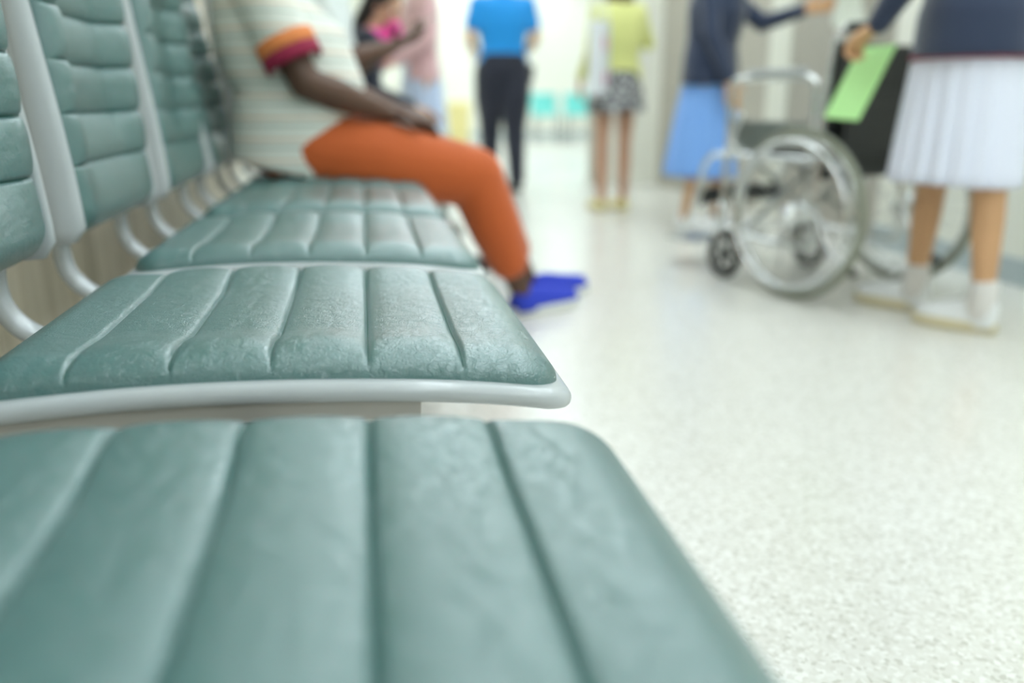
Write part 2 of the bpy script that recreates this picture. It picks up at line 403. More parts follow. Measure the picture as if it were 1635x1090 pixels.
LEAN = math.radians(3.6); BZ = .468; BX = -.428
def bmap(u, v, w):      # u up the back, w out of its face
    bow = -.010*math.sin(PI*min(max(u/.56, 0), 1))       # slight lumbar bow
    return V((BX-math.sin(LEAN)*u+(w-bow*.6)*math.cos(LEAN), v, BZ+math.cos(LEAN)*u+w*math.sin(LEAN)))
PITCH, Y0 = .576, .957-.576
def make_seat(label):
    t = thing('waiting_seat', label, 'seat', (0, Y0, 0), 0, 'row of green waiting seats')
    g = [.080-.085*k for k in range(5)]
    bm = bmesh.new(); sm = bmesh.new()
    cushion_mesh(bm, -.350, .175, .221, .042, g[::-1], .0255, .055, .0105, lambda u: zc(u)-.001, lambda u, v, w: V((u, v, w)), A=.0055, seam=sm)
    c = link('seat_cushion', bm, 'leather', t); link('stitching', sm, 'thread', c)
    bm = bmesh.new(); plate(bm, -.362, .185, .237, .036, lambda u: zc(u)-.0005, .019, lambda u, v, w: V((u, v, w)))
    link('seat_frame', bm, 'frame', t)
    for s in (-1, 1):
        bm = bmesh.new(); N = 24
        for k in range(N):
            ua, ub = -.35+.39*k/N, -.35+.39*(k+1)/N
            va, vb = s*.228, s*.208
            P = [bm.verts.new((u, v, zc(u)-z)) for u in (ua, ub) for v in (va, vb) for z in (.019, .036)]
            for f in ((0, 1, 3, 2), (4, 6, 7, 5), (0, 4, 5, 1), (2, 3, 7, 6), (0, 2, 6, 4), (1, 5, 7, 3)): bm.faces.new([P[i] for i in f])
        bmesh.ops.remove_doubles(bm, verts=bm.verts, dist=1e-5)
        link('side_rail', bm, 'underbar', t, smooth=False)
    bm = bmesh.new()
    for s in (-1, 1):
        box(bm, (-.28, s*.13-.02, .392), (.02, s*.13+.02, .424), .004); cyl(bm, (-.02, s*.13, .384), (-.02, s*.13, .393), .009); cyl(bm, (-.22, s*.13, .384), (-.22, s*.13, .393), .009)
    box(bm, (-.17, -.15, .386), (-.05, .15, .400), .003)
    link('mounting_bracket', bm, 'dark', t, smooth=False)
    # back
    bm = bmesh.new(); sm = bmesh.new()
    gb = [.036+.0735*k for k in range(1, 7)]
    cushion_mesh(bm, .012, .552, .213, .040, gb, .028, .045, .036, lambda u: .004, bmap, A=.0065, G=.004, low=.03, seam=sm)
    c = link('backrest_cushion', bm, 'leather', t); link('stitching', sm, 'thread', c)
    bm = bmesh.new(); plate(bm, 0, .565, .238, .03, lambda u: -.014, .014, bmap)
    for s in (-1, 1):       # side flange: deep at the foot, slimmer towards the top
        rs = []
        for k in range(30):
            u = .004+.556*k/29; dd = .030-.022*sstep(u/.42); e = 1 if 0 < k < 29 else .5
            a = [(s*.2155, -.027), (s*.2155, -.018+dd*.5), (s*.2165, dd-.006), (s*.219, dd-.001), (s*.225, dd), (s*.233, dd-.003), (s*.2385, dd-.010), (s*.2395, -.012), (s*.236, -.027)]
            rs.append([bmap(u, p*1.0, q*e) for p, q in a])
        rings(bm, rs)
    link('backrest_frame', bm, 'frame', t)
    for s in (-1, 1):
        bm = bmesh.new()
        P = smoothpath([(-.452, 0, .485), (-.456, 0, .452), (-.450, 0, .420), (-.428, 0, .392), (-.392, 0, .377), (-.335, 0, .378), (-.26, 0, .390)], 5)
        rs = []
        for i, p in enumerate(P):
            d = (P[min(i+1, len(P)-1)]-P[max(i-1, 0)]).normalized(); nn = d.cross(V((0, 1, 0)))
            prof = [(math.copysign(abs(math.cos(a))**.6, math.cos(a))*.019, math.copysign(abs(math.sin(a))**.6, math.sin(a))*.0105) for a in [2*PI*j/14 for j in range(14)]]
            rs.append([p+V((0, a+s*.165, 0))+nn*b for a, b in prof])
        rings(bm, rs); link('back_bracket', bm, 'frame', t)
    return t
seat = make_seat('green ribbed seat nearest the camera, its cushion out of focus')
labels = ['second green ribbed seat from the camera, sharp leather cushion with white front corner',
          'third green ribbed seat from the camera, whole backrest in view',
          'fourth green ribbed seat, empty, directly in front of the man in orange trousers',
          'green ribbed seat that the man in orange trousers sits on',
          'green ribbed seat under the man in the white shirt',
          'green ribbed seat between the white-shirted man and the black-haired woman with pink scarf',
          'green ribbed seat under the black-haired woman with pink scarf']
for k, lb in enumerate(labels):
    c = copy_tree(seat); c.location.y = Y0+PITCH*(k+1); c['label'] = lb
    if k == 3:      # the man leans on this one: its back gives a little
        for ch in [x for x in COL.objects if x.parent == c and x.name.startswith('backrest')]:
            ch.matrix_local = Matrix.Translation((BX, 0, BZ)) @ Matrix.Rotation(math.radians(-6.5), 4, 'Y') @ Matrix.Translation((-BX, 0, -BZ))
bt = thing('seat_beam', 'dark steel beam on floor legs carrying the row of green seats', 'beam', (-.11, 2.4, 0))
BOX('beam', (-.03, -2.3, .325), (.03, 2.3, .386), 'dark', bt, .005)
for yy in (-1.73, .575*.5-.29+.0, 1.72):
    bm = bmesh.new(); box(bm, (-.03, yy-.02, .05), (.03, yy+.02, .326), .004)
    rs = [[V((x, yy+a, z+b)) for a, b in ((-.025, 0), (.025, 0), (.025, .03), (-.025, .03))] for x, z in ((-.25, .006), (-.15, .03), (0, .045), (.15, .03), (.22, .006))]
    rings(bm, rs); l = link('leg', bm, 'steel', bt, smooth=False)
    bm = bmesh.new()
    for x in (-.23, .20): cyl(bm, (x, yy, 0), (x, yy, .012), .022)
    link('foot_pad', bm, 'drubber', l)

# ================================================================== PEOPLE
def hand(bm, wrist, d, n, side, s=1.0, curl=.5):
    """wrist point, finger direction d, palm normal n (towards palm), thumb side vector; five separate fingers"""
    w, d, n = V(wrist), V(d).normalized(), V(n); n = (n-d*n.dot(d)).normalized(); sd = d.cross(n)*side
    palm = w+d*.05*s
    for k in (-1, 0, 1): capsule(bm, w+d*.008*s+sd*k*.012*s, .016*s, palm+d*.035*s+sd*k*.024*s, .0125*s, 10)
    lens = (.070, .078, .073, .058)
    for i in range(4):
        b = palm+d*.036*s+sd*(.033-.022*i)*s; a = 0; p = b; r = (.0095 if i < 3 else .0085)*s
        for j, fr in enumerate((.45, .32, .23)):
            a += curl*(.5, .8, .5)[j]; dd = d*math.cos(a)+n*math.sin(a)
            q = p+dd*lens[i]*fr*s; capsule(bm, p, r, q, r*.93, 10); p = q; r *= .93
    b = w+d*.022*s+sd*.026*s; t1 = b+(d*.6+sd*.65+n*.3).normalized()*.042*s; t2 = t1+(d*.85+sd*.15+n*.5).normalized()*.032*s
    capsule(bm, b, .014*s, t1, .011*s, 10); capsule(bm, t1, .011*s, t2, .009*s, 10)
def head(t, c, look, s, skin, hair, longhair=0, bun=False, body=None):
    """adds head masses to the body bmesh, hair/eyes/lips as children"""
    c = V(c); f = V(look).normalized(); l = V((0, 0, 1)).cross(f).normalized(); u = f.cross(l)
    R = Matrix((f, l, u)).transposed()
    P = lambda x, y, z: c+f*x*s+l*y*s+u*z*s
    ell(body, P(-.01, 0, .03), (.095*s, .075*s, .098*s), R); ell(body, P(.02, 0, -.03), (.068*s, .06*s, .085*s), R)
    capsule(body, P(.045, 0, -.085), .026*s, P(.05, 0, -.09), .024*s)
    capsule(body, P(.086, 0, .01), .009*s, P(.101, 0, -.026), .013*s)
    for q in (-1, 1):
        ell(body, P(-.005, .077*q, -.005), (.018*s, .008*s, .031*s), R); capsule(body, P(.078, .02*q, .026), .01*s, P(.07, .045*q, .026), .01*s)
        e = bmesh.new(); ell(e, P(.0745, .031*q, .006), (.011*s, .014*s, .0075*s), R); eo = link('eye', e, 'eye', t)
        e = bmesh.new(); ell(e, P(.0838, .031*q, .006), (.003*s, .0055*s, .0055*s), R, 12); link('iris', e, 'iris', eo)
    e = bmesh.new(); capsule(e, P(.083, -.02, -.056), .006*s, P(.088, 0, -.055), .008*s); capsule(e, P(.088, 0, -.055), .008*s, P(.083, .02, -.056), .006*s); link('mouth', e, 'lip', t)
    h = bmesh.new(); ell(h, P(-.022, 0, .045), (.099*s, .086*s, .1*s), R)
    if longhair:
        for q in (-1, -.5, 0, .5, 1):
            a = P(-.06+.03*abs(q), .062*q, .03); chain(h, [a, P(-.075+.03*abs(q), .07*q, -.1), P(-.07+.02*abs(q), .075*q, -.1-longhair)], [.045*s, .042*s, .02*s])
    if bun: ell(h, P(-.12, 0, .03), (.045*s, .045*s, .045*s), R)
    o = link('hair', h, hair, t); voxel(o, .008, 3)
def torso_loft(bm, pts, radii, left=V((0, 1, 0)), n=28, pw=2.4, pleat=0, npl=0):
    """pts: centres from bottom to top, radii: (depth, width)"""
    P = [V(p) for p in pts]; rs = []
    for i, p in enumerate(P):
        d = (P[min(i+1, len(P)-1)]-P[max(i-1, 0)]).normalized(); l = (left-d*left.dot(d)).normalized(); f = l.cross(d)
        ring = []
        for j in range(n):
            a = 2*PI*j/n; c, s_ = math.cos(a), math.sin(a); k = (abs(c)**pw+abs(s_)**pw)**(-1/pw)
            ring.append(p+f*c*k*radii[i][0]+l*s_*k*radii[i][1])
        rs.append(ring)
    rings(bm, rs)
def skirt(t, z0, z1, r0, r1, m, c0=(0, 0), c1=(0, 0), npl=18, amp=.010, hems=None, name='skirt'):
    """open, pleated tube with thickness; z0 hem, z1 waist"""
    bm = bmesh.new(); n = npl*10; K = 16; out = []; inn = []
    for k in range(K+1):
        f = k/K; z = z0+(z1-z0)*f; g = f**1.3; rx = r0[0]+(r1[0]-r0[0])*g; ry = r0[1]+(r1[1]-r0[1])*g
        cx = c0[0]+(c1[0]-c0[0])*f; cy = c0[1]+(c1[1]-c0[1])*f; ro, ri = [], []
        for j in range(n):
            a = 2*PI*j/n; ph = (j % 10)/10; saw = (ph if ph < .8 else (1-ph)*4)-.4
            e = amp*(1-f*.75)*saw*1.6+.006*math.sin(a*3+1.3)*(1-f)
            ro.append(V((cx+(rx+e)*math.cos(a), cy+(ry+e)*math.sin(a), z+.004*math.sin(a*2)*(1-f)))); ri.append(V((cx+(rx+e-.004)*math.cos(a), cy+(ry+e-.004)*math.sin(a), z+.004*math.sin(a*2)*(1-f))))
        out.append(ro); inn.append(ri)
    rings(bm, out+inn[::-1], close='loop'); return link(name, bm, m, t)
def shoe(t, ankle, heading, L=.26, w=.05, upper='canvas', sole='sole', low=False, st=.022, pitchup=0):
    """ankle: (x,y) over the heel; shoe points along heading (angle)"""
    bm = bmesh.new(); f = V((math.cos(heading), math.sin(heading), 0)); l = V((-f.y, f.x, 0)); a = V((ankle[0], ankle[1], ankle[2] if len(ankle) > 2 else 0)); h = a-f*L*.2
    U = V((0, 0, 1)); f = (f*math.cos(pitchup)+U*math.sin(pitchup)); U = (U*math.cos(pitchup)-V((f.x, f.y, 0)).normalized()*math.sin(pitchup))
    top = .062 if low else .085; k = L/.26
    secs = [(0.0, .3, .03), (.02, .72, top*.9), (.15, .80, top), (.3, .80, top*.98), (.42, .80, .068 if not low else .055), (.55, .86, .058 if not low else .048), (.7, .94, .050 if not low else .042), (.85, .86, .042 if not low else .036), (.94, .60, .034 if not low else .030), (.985, .25, .024 if not low else .022)]
    rs = []
    for x, ww, hh in secs:
        hh *= k; c = h+f*x*L+U*st*.9; ring = []
        for j in range(16):
            an = 2*PI*j/16; cz = math.sin(an); ring.append(c+l*math.cos(an)*w*ww*.95*(1 if cz < 0 else (1-.25*cz))+U*max(cz, -.12)*hh)
        rs.append(ring)
    rings(bm, rs); o = link('shoe', bm, upper, t)
    bm = bmesh.new(); N = 28; lo, hi = [], []
    for j in range(N):
        an = 2*PI*j/N; x = .5+.52*math.cos(an); ww = w*(1.04+.0*x)*(.82+.22*sstep((x-.35)*2.5)); y = ww*math.copysign(abs(math.sin(an))**.75, math.sin(an))
        lo.append(h+f*x*L*.995+l*y*.96); hi.append(h+f*x*L*1.0+l*y+U*st)
    rings(bm, [lo, hi]); link('sole', bm, sole, o)
    return o
def sub(a, b, t): return V(a)*(1-t)+V(b)*t

def person(label, loc, rz, J, look=(1, 0, 0), skin='skin_l', hair='hair', s=1.0, top=None, sleeve='long', bottom=None, w=1.0, dep=1.0,
           hands=None, longhair=0, bun=False, shoes=None, vox=.0065, belly=0, build=1.0, hem_t=0, group=None, ease=.014, sleeve_pts=None):
    t = thing('person', label, 'person', loc, rz, group)
    P = {k: V(v) for k, v in J.items()}
    bm = bmesh.new()
    pel, wa, ch, nk, hd = P['pelvis'], P['waist'], P['chest'], P['neck'], P['head']
    pts = [pel-V((0, 0, .05))*0, sub(pel, wa, .5), wa, sub(wa, ch, .5), ch, sub(ch, nk, .55), sub(ch, nk, .9), nk]
    R0 = [(.10, .155), (.105, .16), (.095, .135), (.105, .15), (.115, .165), (.10, .165), (.065, .12), (.05, .055)]
    B = [.38, .68, 1.0, .8, .25, 0, 0, 0]
    R0 = [(a*dep*s+belly*B[i]*.6, b*w*s+belly*B[i]*.3) for i, (a, b) in enumerate(R0)]
    cp = [p+V((1, 0, 0))*belly*B[i]*.5 for i, p in enumerate(pts)]
    torso_loft(bm, cp, [(a-.004, b-.004) for a, b in R0])
    capsule(bm, nk-(hd-nk)*.3, .056*s, sub(nk, hd, .6), .052*s)
    head(t, hd, look, s*.98, skin, hair, longhair, bun, bm)
    b = build
    for q in 'LR':
        chain(bm, [P['sh'+q], sub(P['sh'+q], P['el'+q], .5), P['el'+q], sub(P['el'+q], P['wr'+q], .35), P['wr'+q]], [.046*s*b, .043*s*b, .036*s*b, .038*s*b, .025*s])
        if hands and q in hands: d, n, sd, cu = hands[q]; hand(bm, P['wr'+q], d, n, sd, s, cu)
        chain(bm, [P['hp'+q], sub(P['hp'+q], P['kn'+q], .6), P['kn'+q], sub(P['kn'+q], P['an'+q], .35), P['an'+q]], [.082*s*b, .064*s*b, .050*s*b, .050*s*b, .034*s])
        f = P.get('to'+q)
        if f: capsule(bm, P['an'+q]+V((0, 0, -.02)), .032*s, sub(P['an'+q], f, .85), .022*s)
    body = link('body', bm, skin, t); voxel(body, vox, 4)
    if top:
        bm = bmesh.new(); e = ease
        c2 = list(cp); R2 = [(a+e, bb+e) for a, bb in R0]
        c2[0] = sub(c2[0], c2[1], hem_t) if hem_t >= 0 else c2[0]+(c2[0]-c2[1])*(-hem_t)
        R2[0] = (R2[0][0]+.012, R2[0][1]+.012); R2[-1] = (.062*s, .066*s); R2[-2] = (.08*s, .125*w*s)
        torso_loft(bm, c2, R2)
        for q in 'LR':
            A, E, Wp = P['sh'+q], P['el'+q], P['wr'+q]
            capsule(bm, sub(ch, nk, .6)+V((0, (A-ch).y*.4, 0)), .075*s, A, .060*s*b+.004)
            if sleeve == 'short': chain(bm, [A, sub(A, E, .56)], [.060*s*b, .060*s*b+.004])
            elif sleeve == 'long': chain(bm, [A, E, sub(E, Wp, .93)], [.060*s*b, .050*s*b, .037*s])
        voxel(link('shirt', bm, top, t), .009, 6)
    return t, P
def trousers(t, P, m, s=1.0, end=.9, rr=(.10, .09, .072, .07, .055), name='trousers', hipz=.06, wr=(.115, .17)):
    bm = bmesh.new(); pel = P['pelvis']
    up = (P['waist']-pel).normalized()
    torso_loft(bm, [pel-up*.07*s, pel, pel+up*hipz*s, pel+up*(hipz+.06)*s], [(wr[0]*.85*s, wr[1]*.85*s), (wr[0]*s, wr[1]*s), (wr[0]*.98*s, wr[1]*.96*s), (wr[0]*.9*s, wr[1]*.86*s)])
    for q in 'LR':
        h, k, a = P['hp'+q], P['kn'+q], P['an'+q]
        chain(bm, [h, sub(h, k, .5), k, sub(k, a, .45), sub(k, a, end)], [r*s for r in rr], 18)
    return voxel(link(name, bm, m, t), .009, 5)
def stand(s=1.0, step=0.0, sw=.17, arms='down'):
    return dict(pelvis=(0, 0, .90*s), waist=(0, 0, 1.06*s), chest=(.0, 0, 1.24*s), neck=(-.01, 0, 1.44*s), head=(.015, 0, 1.575*s),
                shL=(0, sw*s, 1.37*s), shR=(0, -sw*s, 1.37*s), elL=(-.02, (sw+.05)*s, 1.09*s), elR=(-.02, -(sw+.05)*s, 1.09*s), wrL=(.06, (sw+.06)*s, .85*s), wrR=(.06, -(sw+.06)*s, .85*s),
                hpL=(0, .085*s, .88*s), hpR=(0, -.085*s, .88*s), knL=(.02+step*.5, .085*s, .48*s), knR=(.02-step*.4, -.085*s, .48*s),
                anL=(step, .085*s, .085*s), anR=(-step, -.085*s, .085*s))
HD = {'L': ((0.15, 0, -1), (0, -1, 0), -1, .35), 'R': ((0.15, 0, -1), (0, 1, 0), 1, .35)}

# ---- seated man in the striped polo and orange trousers (local +x = world +x)
J = dict(pelvis=(-.235, 0, .55), waist=(-.235, 0, .70), chest=(-.275, 0, .87), neck=(-.29, 0, 1.06), head=(-.25, 0, 1.20),
         shL=(-.27, .19, 1.00), shR=(-.27, -.19, .985), elL=(-.12, .25, .72), elR=(-.150, -.225, .715), wrL=(.08, .13, .655), wrR=(.075, -.115, .632),
         hpL=(-.20, .10, .545), hpR=(-.20, -.09, .545), knL=(.335, .13, .445), knR=(.325, -.09, .448), anL=(.53, .15, .085), anR=(.475, -.04, .085),
         )
man, P = person('person in striped polo shirt and orange trousers sitting on a green seat', (0, 2.69, 0), 0, J, skin='skin_d', top='polo', sleeve='short',
                w=1.08, dep=1.08, belly=.115, build=1.22, hem_t=-1.0, ease=.018,
                hands={'R': ((.9, .25, -.25), (0, -.1, -1), -1, .35), 'L': ((.9, -.3, -.25), (0, .1, -1), 1, .35)})
trousers(man, P, 'orange', 1.0, end=.73, rr=(.120, .116, .090, .083, .066), wr=(.125, .18), hipz=.03)
for q in 'LR':      # orange and maroon cuff bands
    A, E = P['sh'+q], P['el'+q]
    for t0, t1, mm, ad in ((.58, .70, 'orknit', .008), (.70, .82, 'maroon', .008)):
        bm = bmesh.new(); a, b = sub(A, E, t0), sub(A, E, t1); u, w_ = frame_of(b-a); r = .081; n = 24
        rs = [[c+(u*math.cos(2*PI*j/n)+w_*math.sin(2*PI*j/n))*rr for j in range(n)] for c, rr in ((a, r-.008), (a, r), (b, r), (b, r-.008))]
        rings(bm, rs, close='loop'); link('sleeve_cuff', bm, mm, man)
bm = bmesh.new(); tube(bm, [(P['neck']+V((.075*math.cos(a), .07*math.sin(a), -.02-.03*math.cos(a)))) for a in [2*PI*k/12 for k in range(12)]], .014, n=8, k=3, closed=True)
link('collar', bm, 'maroon', man)
bm = bmesh.new(); tube(bm, [(-.195, -.01, 1.0), (-.165, -.01, .95), (-.150, -.01, .90)], .016, n=8, flat=.5); link('placket', bm, 'orknit', man)
for q in ((.500, -.030), (.585, .170)):
    shoe(man, q, math.radians(33), .29, .052, 'shoe_blue', 'sole', low=True, st=.026)

# ---- next man along, white shirt, holding a phone in front of his chest
J2 = dict(pelvis=(-.20, 0, .55), waist=(-.20, 0, .70), chest=(-.16, 0, .88), neck=(-.10, 0, 1.06), head=(-.03, 0, 1.18),
          shL=(-.12, .18, .99), shR=(-.13, -.18, .99), elL=(-.04, .21, .78), elR=(-.06, -.19, .80), wrL=(.12, .06, .86), wrR=(.11, -.09, .850),
          hpL=(-.18, .10, .535), hpR=(-.18, -.10, .535), knL=(.25, .13, .50), knR=(.25, -.12, .50), anL=(.27, .12, .10), anR=(.20, -.12, .10))
m2, P2 = person('person in white shirt and grey trousers leaning forward over a phone, beside the striped polo', (0, 3.30, 0), 0, J2, skin='skin_d', top='wcloth', sleeve='short', look=(1, 0, -.4), belly=.03,
                hands={'R': ((.8, .45, .35), (0, .3, .9), -1, .5), 'L': ((.8, -.5, .35), (0, .1, .9), 1, .5)})
trousers(m2, P2, 'gcloth', 1.0, end=.95, rr=(.10, .09, .075, .07, .06))
for q in ((.27, .12), (.20, -.12)): shoe(m2, q, 0, .27, .05, 'blackc', 'drubber', low=True)
ph = thing('phone', 'phone in pale pinkish case held by the person in white shirt', 'phone', (.215, 3.29, .925))
ph.rotation_euler = (0, -.5, 0)
BOX('phone_case', (-.07, -.037, -.004), (.07, .037, .005), 'phone', ph, .003); BOX('phone_screen', (-.066, -.034, .005), (.066, .034, .006), 'glass', ph)

# ---- black-haired woman with pink scarf further along the row
J3 = dict(pelvis=(-.16, 0, .53), waist=(-.12, 0, .67), chest=(-.02, 0, .83), neck=(.06, 0, .99), head=(.12, 0, 1.10),
          shL=(.03, .15, .93), shR=(.03, -.15, .93), elL=(.05, .19, .70), elR=(.05, -.19, .70), wrL=(.24, .10, .64), wrR=(.24, -.08, .64),
          hpL=(-.14, .09, .52), hpR=(-.14, -.09, .52), knL=(.27, .10, .50), knR=(.27, -.10, .50), anL=(.28, .1, .09), anR=(.28, -.1, .09))
m3, P3 = person('black-haired person in navy top with a hot pink scarf, sitting far along the seats', (0, 4.41, 0), 0, J3, skin='skin_l', top='navyd', look=(1, -.6, -.55), w=.9, longhair=.12,
                hands={'R': ((.9, .2, -.3), (0, 0, -1), -1, .4), 'L': ((.9, -.2, -.3), (0, 0, -1), 1, .4)})
trousers(m3, P3, 'navyd', 1.0, end=.95, rr=(.09, .08, .065, .06, .05))
for q in ((.28, .1), (.28, -.1)): shoe(m3, q, 0, .24, .045, 'blackc', 'drubber', low=True)
bm = bmesh.new(); tube(bm, [(.155, -.07, 1.02), (.17, -.05, .97), (.13, -.10, .90), (.07, -.14, .85), (.02, -.17, .80)], .042, n=12, flat=.7)
tube(bm, [P3['neck']+V((.08*math.cos(a), .08*math.sin(a), -.02)) for a in [2*PI*k/10 for k in range(10)]], .03, n=10, k=3, closed=True)
link('scarf', bm, 'pink', m3)

# ---- woman in dusty pink blouse, pale blue long skirt
s = .90; J4 = stand(s, .05, .15); J4['elR'] = (.06, -.19, 1.0); J4['wrR'] = (.20, -.10, .86); J4['elL'] = (.02, .2, 1.0); J4['wrL'] = (.2, .1, .88)
m4, P4 = person('person in dusty pink blouse and long pale blue skirt, standing behind the seated men', (.36, 5.40, 0), math.radians(195), J4, look=(1, .2, -.2), skin='skin_l', s=s, top='pinkb', w=.9, dep=.9, hem_t=-.4,
                hands={'R': ((1, .3, .1), (0, .3, -1), -1, .4), 'L': ((1, -.3, .1), (0, -.3, -1), 1, .4)})
skirt(m4, .14, .88, (.17, .19), (.105, .135), 'palebl', npl=14, amp=.016)
for q in ((.05, .076), (-.05, -.076)): shoe(m4, q, 0, .23, .043, 'wcloth', 'sole', low=True)

# ---- man in bright blue polo, dark trousers, back to camera
s = .985; J5 = stand(s, .14, .19); J5['knL'] = (.10, .085, .49); J5['anL'] = (.13, .085, .09); J5['anR'] = (-.13, -.085, .09)
J5['elR'] = (.0, -.245, 1.10); J5['wrR'] = (.20, -.18, 1.0); J5['elL'] = (-.0, .245, 1.10); J5['wrL'] = (.20, .16, 1.0)
m5, P5 = person('person in bright blue polo shirt and dark trousers, seen from behind in the far aisle', (1.05, 6.62, 0), math.radians(90), J5, skin='skin_m', s=s, top='bluesh', sleeve='short', w=1.12, hem_t=.1, hands={'R': ((1, .5, 0), (0, .3, -1), -1, .5), 'L': ((1, -.5, 0), (0, -.3, -1), 1, .5)})
trousers(m5, P5, 'navyd', s, end=.98, rr=(.135, .125, .088, .076, .066), wr=(.14, .20))
for q in ((.13, .085), (-.13, -.085)): shoe(m5, q, 0, .28, .052, 'blackc', 'drubber', low=True)
bm = bmesh.new(); box(bm, (-.05, -.225, .80), (.05, -.17, .92), .012); box(bm, (-.055, -.232, .87), (.055, -.165, .925), .008)
link('belt_pouch', bm, 'blackc', m5)

# ---- woman in lime yellow top, patterned short skirt
s = .86; J6 = stand(s, .0, .155); J6['knL'] = (.01, .075, .42); J6['knR'] = (.01, -.075, .42); J6['wrL'] = (.10, .19, .80); J6['elR'] = (.03, -.22, 1.0); J6['wrR'] = (.16, -.16, 1.12)
m6, P6 = person('long brown-haired person in lime yellow top and black-and-white short skirt, seen from behind', (1.53, 5.25, 0), math.radians(98), J6, skin='skin_l', hair='hairb', s=s, top='yellow', w=1.05, dep=.95, longhair=.30, hem_t=-.85, hands={'L': HD['L'], 'R': ((.3, .2, 1), (0, 1, 0), 1, .5)})
skirt(m6, .60, .84, (.155, .185), (.11, .14), 'check', npl=12, amp=.012)
for q in ((.0, .075), (0, -.075)): shoe(m6, q, 0, .235, .045, 'yelp', 'soley', low=True)
bg = thing('shopping_bag', 'white paper bag with pink print hanging at the yellow-topped woman\'s side', 'bag', (1.36, 5.02, .70), math.radians(62))
bm = bmesh.new()
rings(bm, [[V((x*k, y, z)) for x, y in ((-.10, -.04), (.10, -.04), (.10, .04), (-.10, .04))] for z, k in ((0, .96), (.01, 1), (.38, 1.0), (.40, 1.0))])
b_ = link('bag_body', bm, 'bag', bg, smooth=False)
for zz, xx in ((.07, .0), (.26, -.04)):
    bm = bmesh.new(); ell(bm, (xx, .041, zz+.02), (.05, .002, .045)); ell(bm, (xx, -.041, zz+.02), (.05, .002, .045)); link('pink_print', bm, 'bagpink', bg)
bm = bmesh.new()
for y in (-.038, .038): tube(bm, [(-.06, y, .39), (-.05, y*.7, .48), (0, y*.3, .53), (.05, y*.7, .48), (.06, y, .39)], .004, n=6)
link('handle', bm, 'bag', bg)

# ---- woman in navy jacket, cornflower skirt behind the wheelchair
s = .90; J7 = stand(s, .07, .155)
J7['elL'] = (.22, .17, 1.05); J7['wrL'] = (.44, .05, 1.10); J7['elR'] = (.03, -.20, .98); J7['wrR'] = (.13, -.19, .76); J7['shL'] = (.03, .15, 1.20); J7['neck'] = (.03, 0, 1.28); J7['head'] = (.07, 0, 1.41); J7['chest'] = (.02, 0, 1.10)
m7, P7 = person('person in navy jacket and cornflower blue skirt beyond the wheelchair, one arm stretched out', (1.77, 4.36, 0), math.radians(-32), J7, skin='skin_m', s=s, top='navy', w=1.05, dep=1.2, hem_t=-.9, ease=.022,
                hands={'L': ((1, .0, .15), (0, -1, 0), -1, .5), 'R': ((.2, 0, -1), (0, 1, 0), 1, .4)})
skirt(m7, .285, .84, (.19, .17), (.12, .14), 'bluesk', npl=12, amp=.012, c0=(-.03, 0))
for q, h in (((-.07, -.076), -.35), ((.07, .076), -.1)): shoe(m7, q, h, .25, .047, 'canvas', 'sole')
bm = bmesh.new(); A_ = []; B_ = []
for k in range(19):
    f = k/18; z = .30*f; wd = .050+.020*(1-f)+.006*math.sin(f*11); ra, rb = [], []
    for j in range(25):
        x = (j/24*2-1); d_ = .014*math.sin(x*9+f*1.4)*(1-.45*f)+.010*math.sin(f*5)
        ra.append(V((x*wd, d_+.011, z+.012*math.sin(x*4)*(1-f)))); rb.append(V((x*wd, d_-.011, z+.012*math.sin(x*4)*(1-f))))
    A_.append(ra+rb[::-1])
rings(bm, A_)
tw = tag(link('towel', bm, 'mint'), 'pale towel dangling beside the outstretched hand of the woman in navy jacket', 'towel')
tw.location = (2.285, 3.97, 1.00); tw.rotation_euler = (0, 0, math.radians(-20))

# ---- girl at the right: navy jumper, pleated white skirt, white sneakers
s = .93; J8 = stand(s, .0, .17)
J8.update(pelvis=(0, 0, .84), waist=(-.0, 0, .98), chest=(.04, 0, 1.14), neck=(.07, 0, 1.32), head=(.12, 0, 1.45), shL=(.06, .16, 1.25), shR=(.06, -.16, 1.25),
          hpL=(0, .09, .80), hpR=(0, -.09, .80), anL=(-.105, .105, .12), anR=(.06, -.135, .12),
          elL=(.20, .12, 1.00), wrL=(.268, .055, .879), elR=(.02, -.22, 1.0), wrR=(.08, -.20, .82))
J8['knL'], J8['knR'] = (-.08, .10, .44), (.05, -.12, .44)
m8, P8 = person('person in navy jumper, white pleated skirt and white sneakers standing behind the wheelchair', (1.76, 2.36, 0), math.radians(150), J8, skin='skin_m', s=s, top='navy', w=1.22, dep=1.38, hem_t=-.75, ease=.024, look=(1, 0, -.4),
                hands={'L': ((.6, -.55, -.5), (.3, -.2, -1), 1, 1.3), 'R': ((.2, 0, -1), (0, 1, 0), 1, .4)})
skirt(m8, .432, .86, (.178, .20), (.15, .175), 'lav', npl=20, amp=.015)
bm = bmesh.new()
n = 48; tube(bm, [(.166*math.cos(a)-.005, .195*math.sin(a), .789+.0*math.cos(a)) for a in [2*PI*k/n for k in range(n)]], .008, n=8, k=1, closed=True); link('hem_trim', bm, 'redpip', m8)
for q, xx, yy in (('L', -.105, .105), ('R', .06, -.135)):
    o = shoe(m8, (xx, yy), math.radians(-28), .24, .05, 'canvas', 'soley', st=.030)
    bm = bmesh.new(); capsule(bm, (xx, yy, .06), .042, (xx, yy, .135), .040); link('sock', bm, 'sock', m8)
    bm = bmesh.new()
    for k in range(4): capsule(bm, (xx+.055+.02*k, yy-.06-.01*k, .095-.009*k), .004, (xx+.075+.02*k, yy-.02-.01*k, .095-.009*k), .004, 8)
    link('laces', bm, 'sole', o)

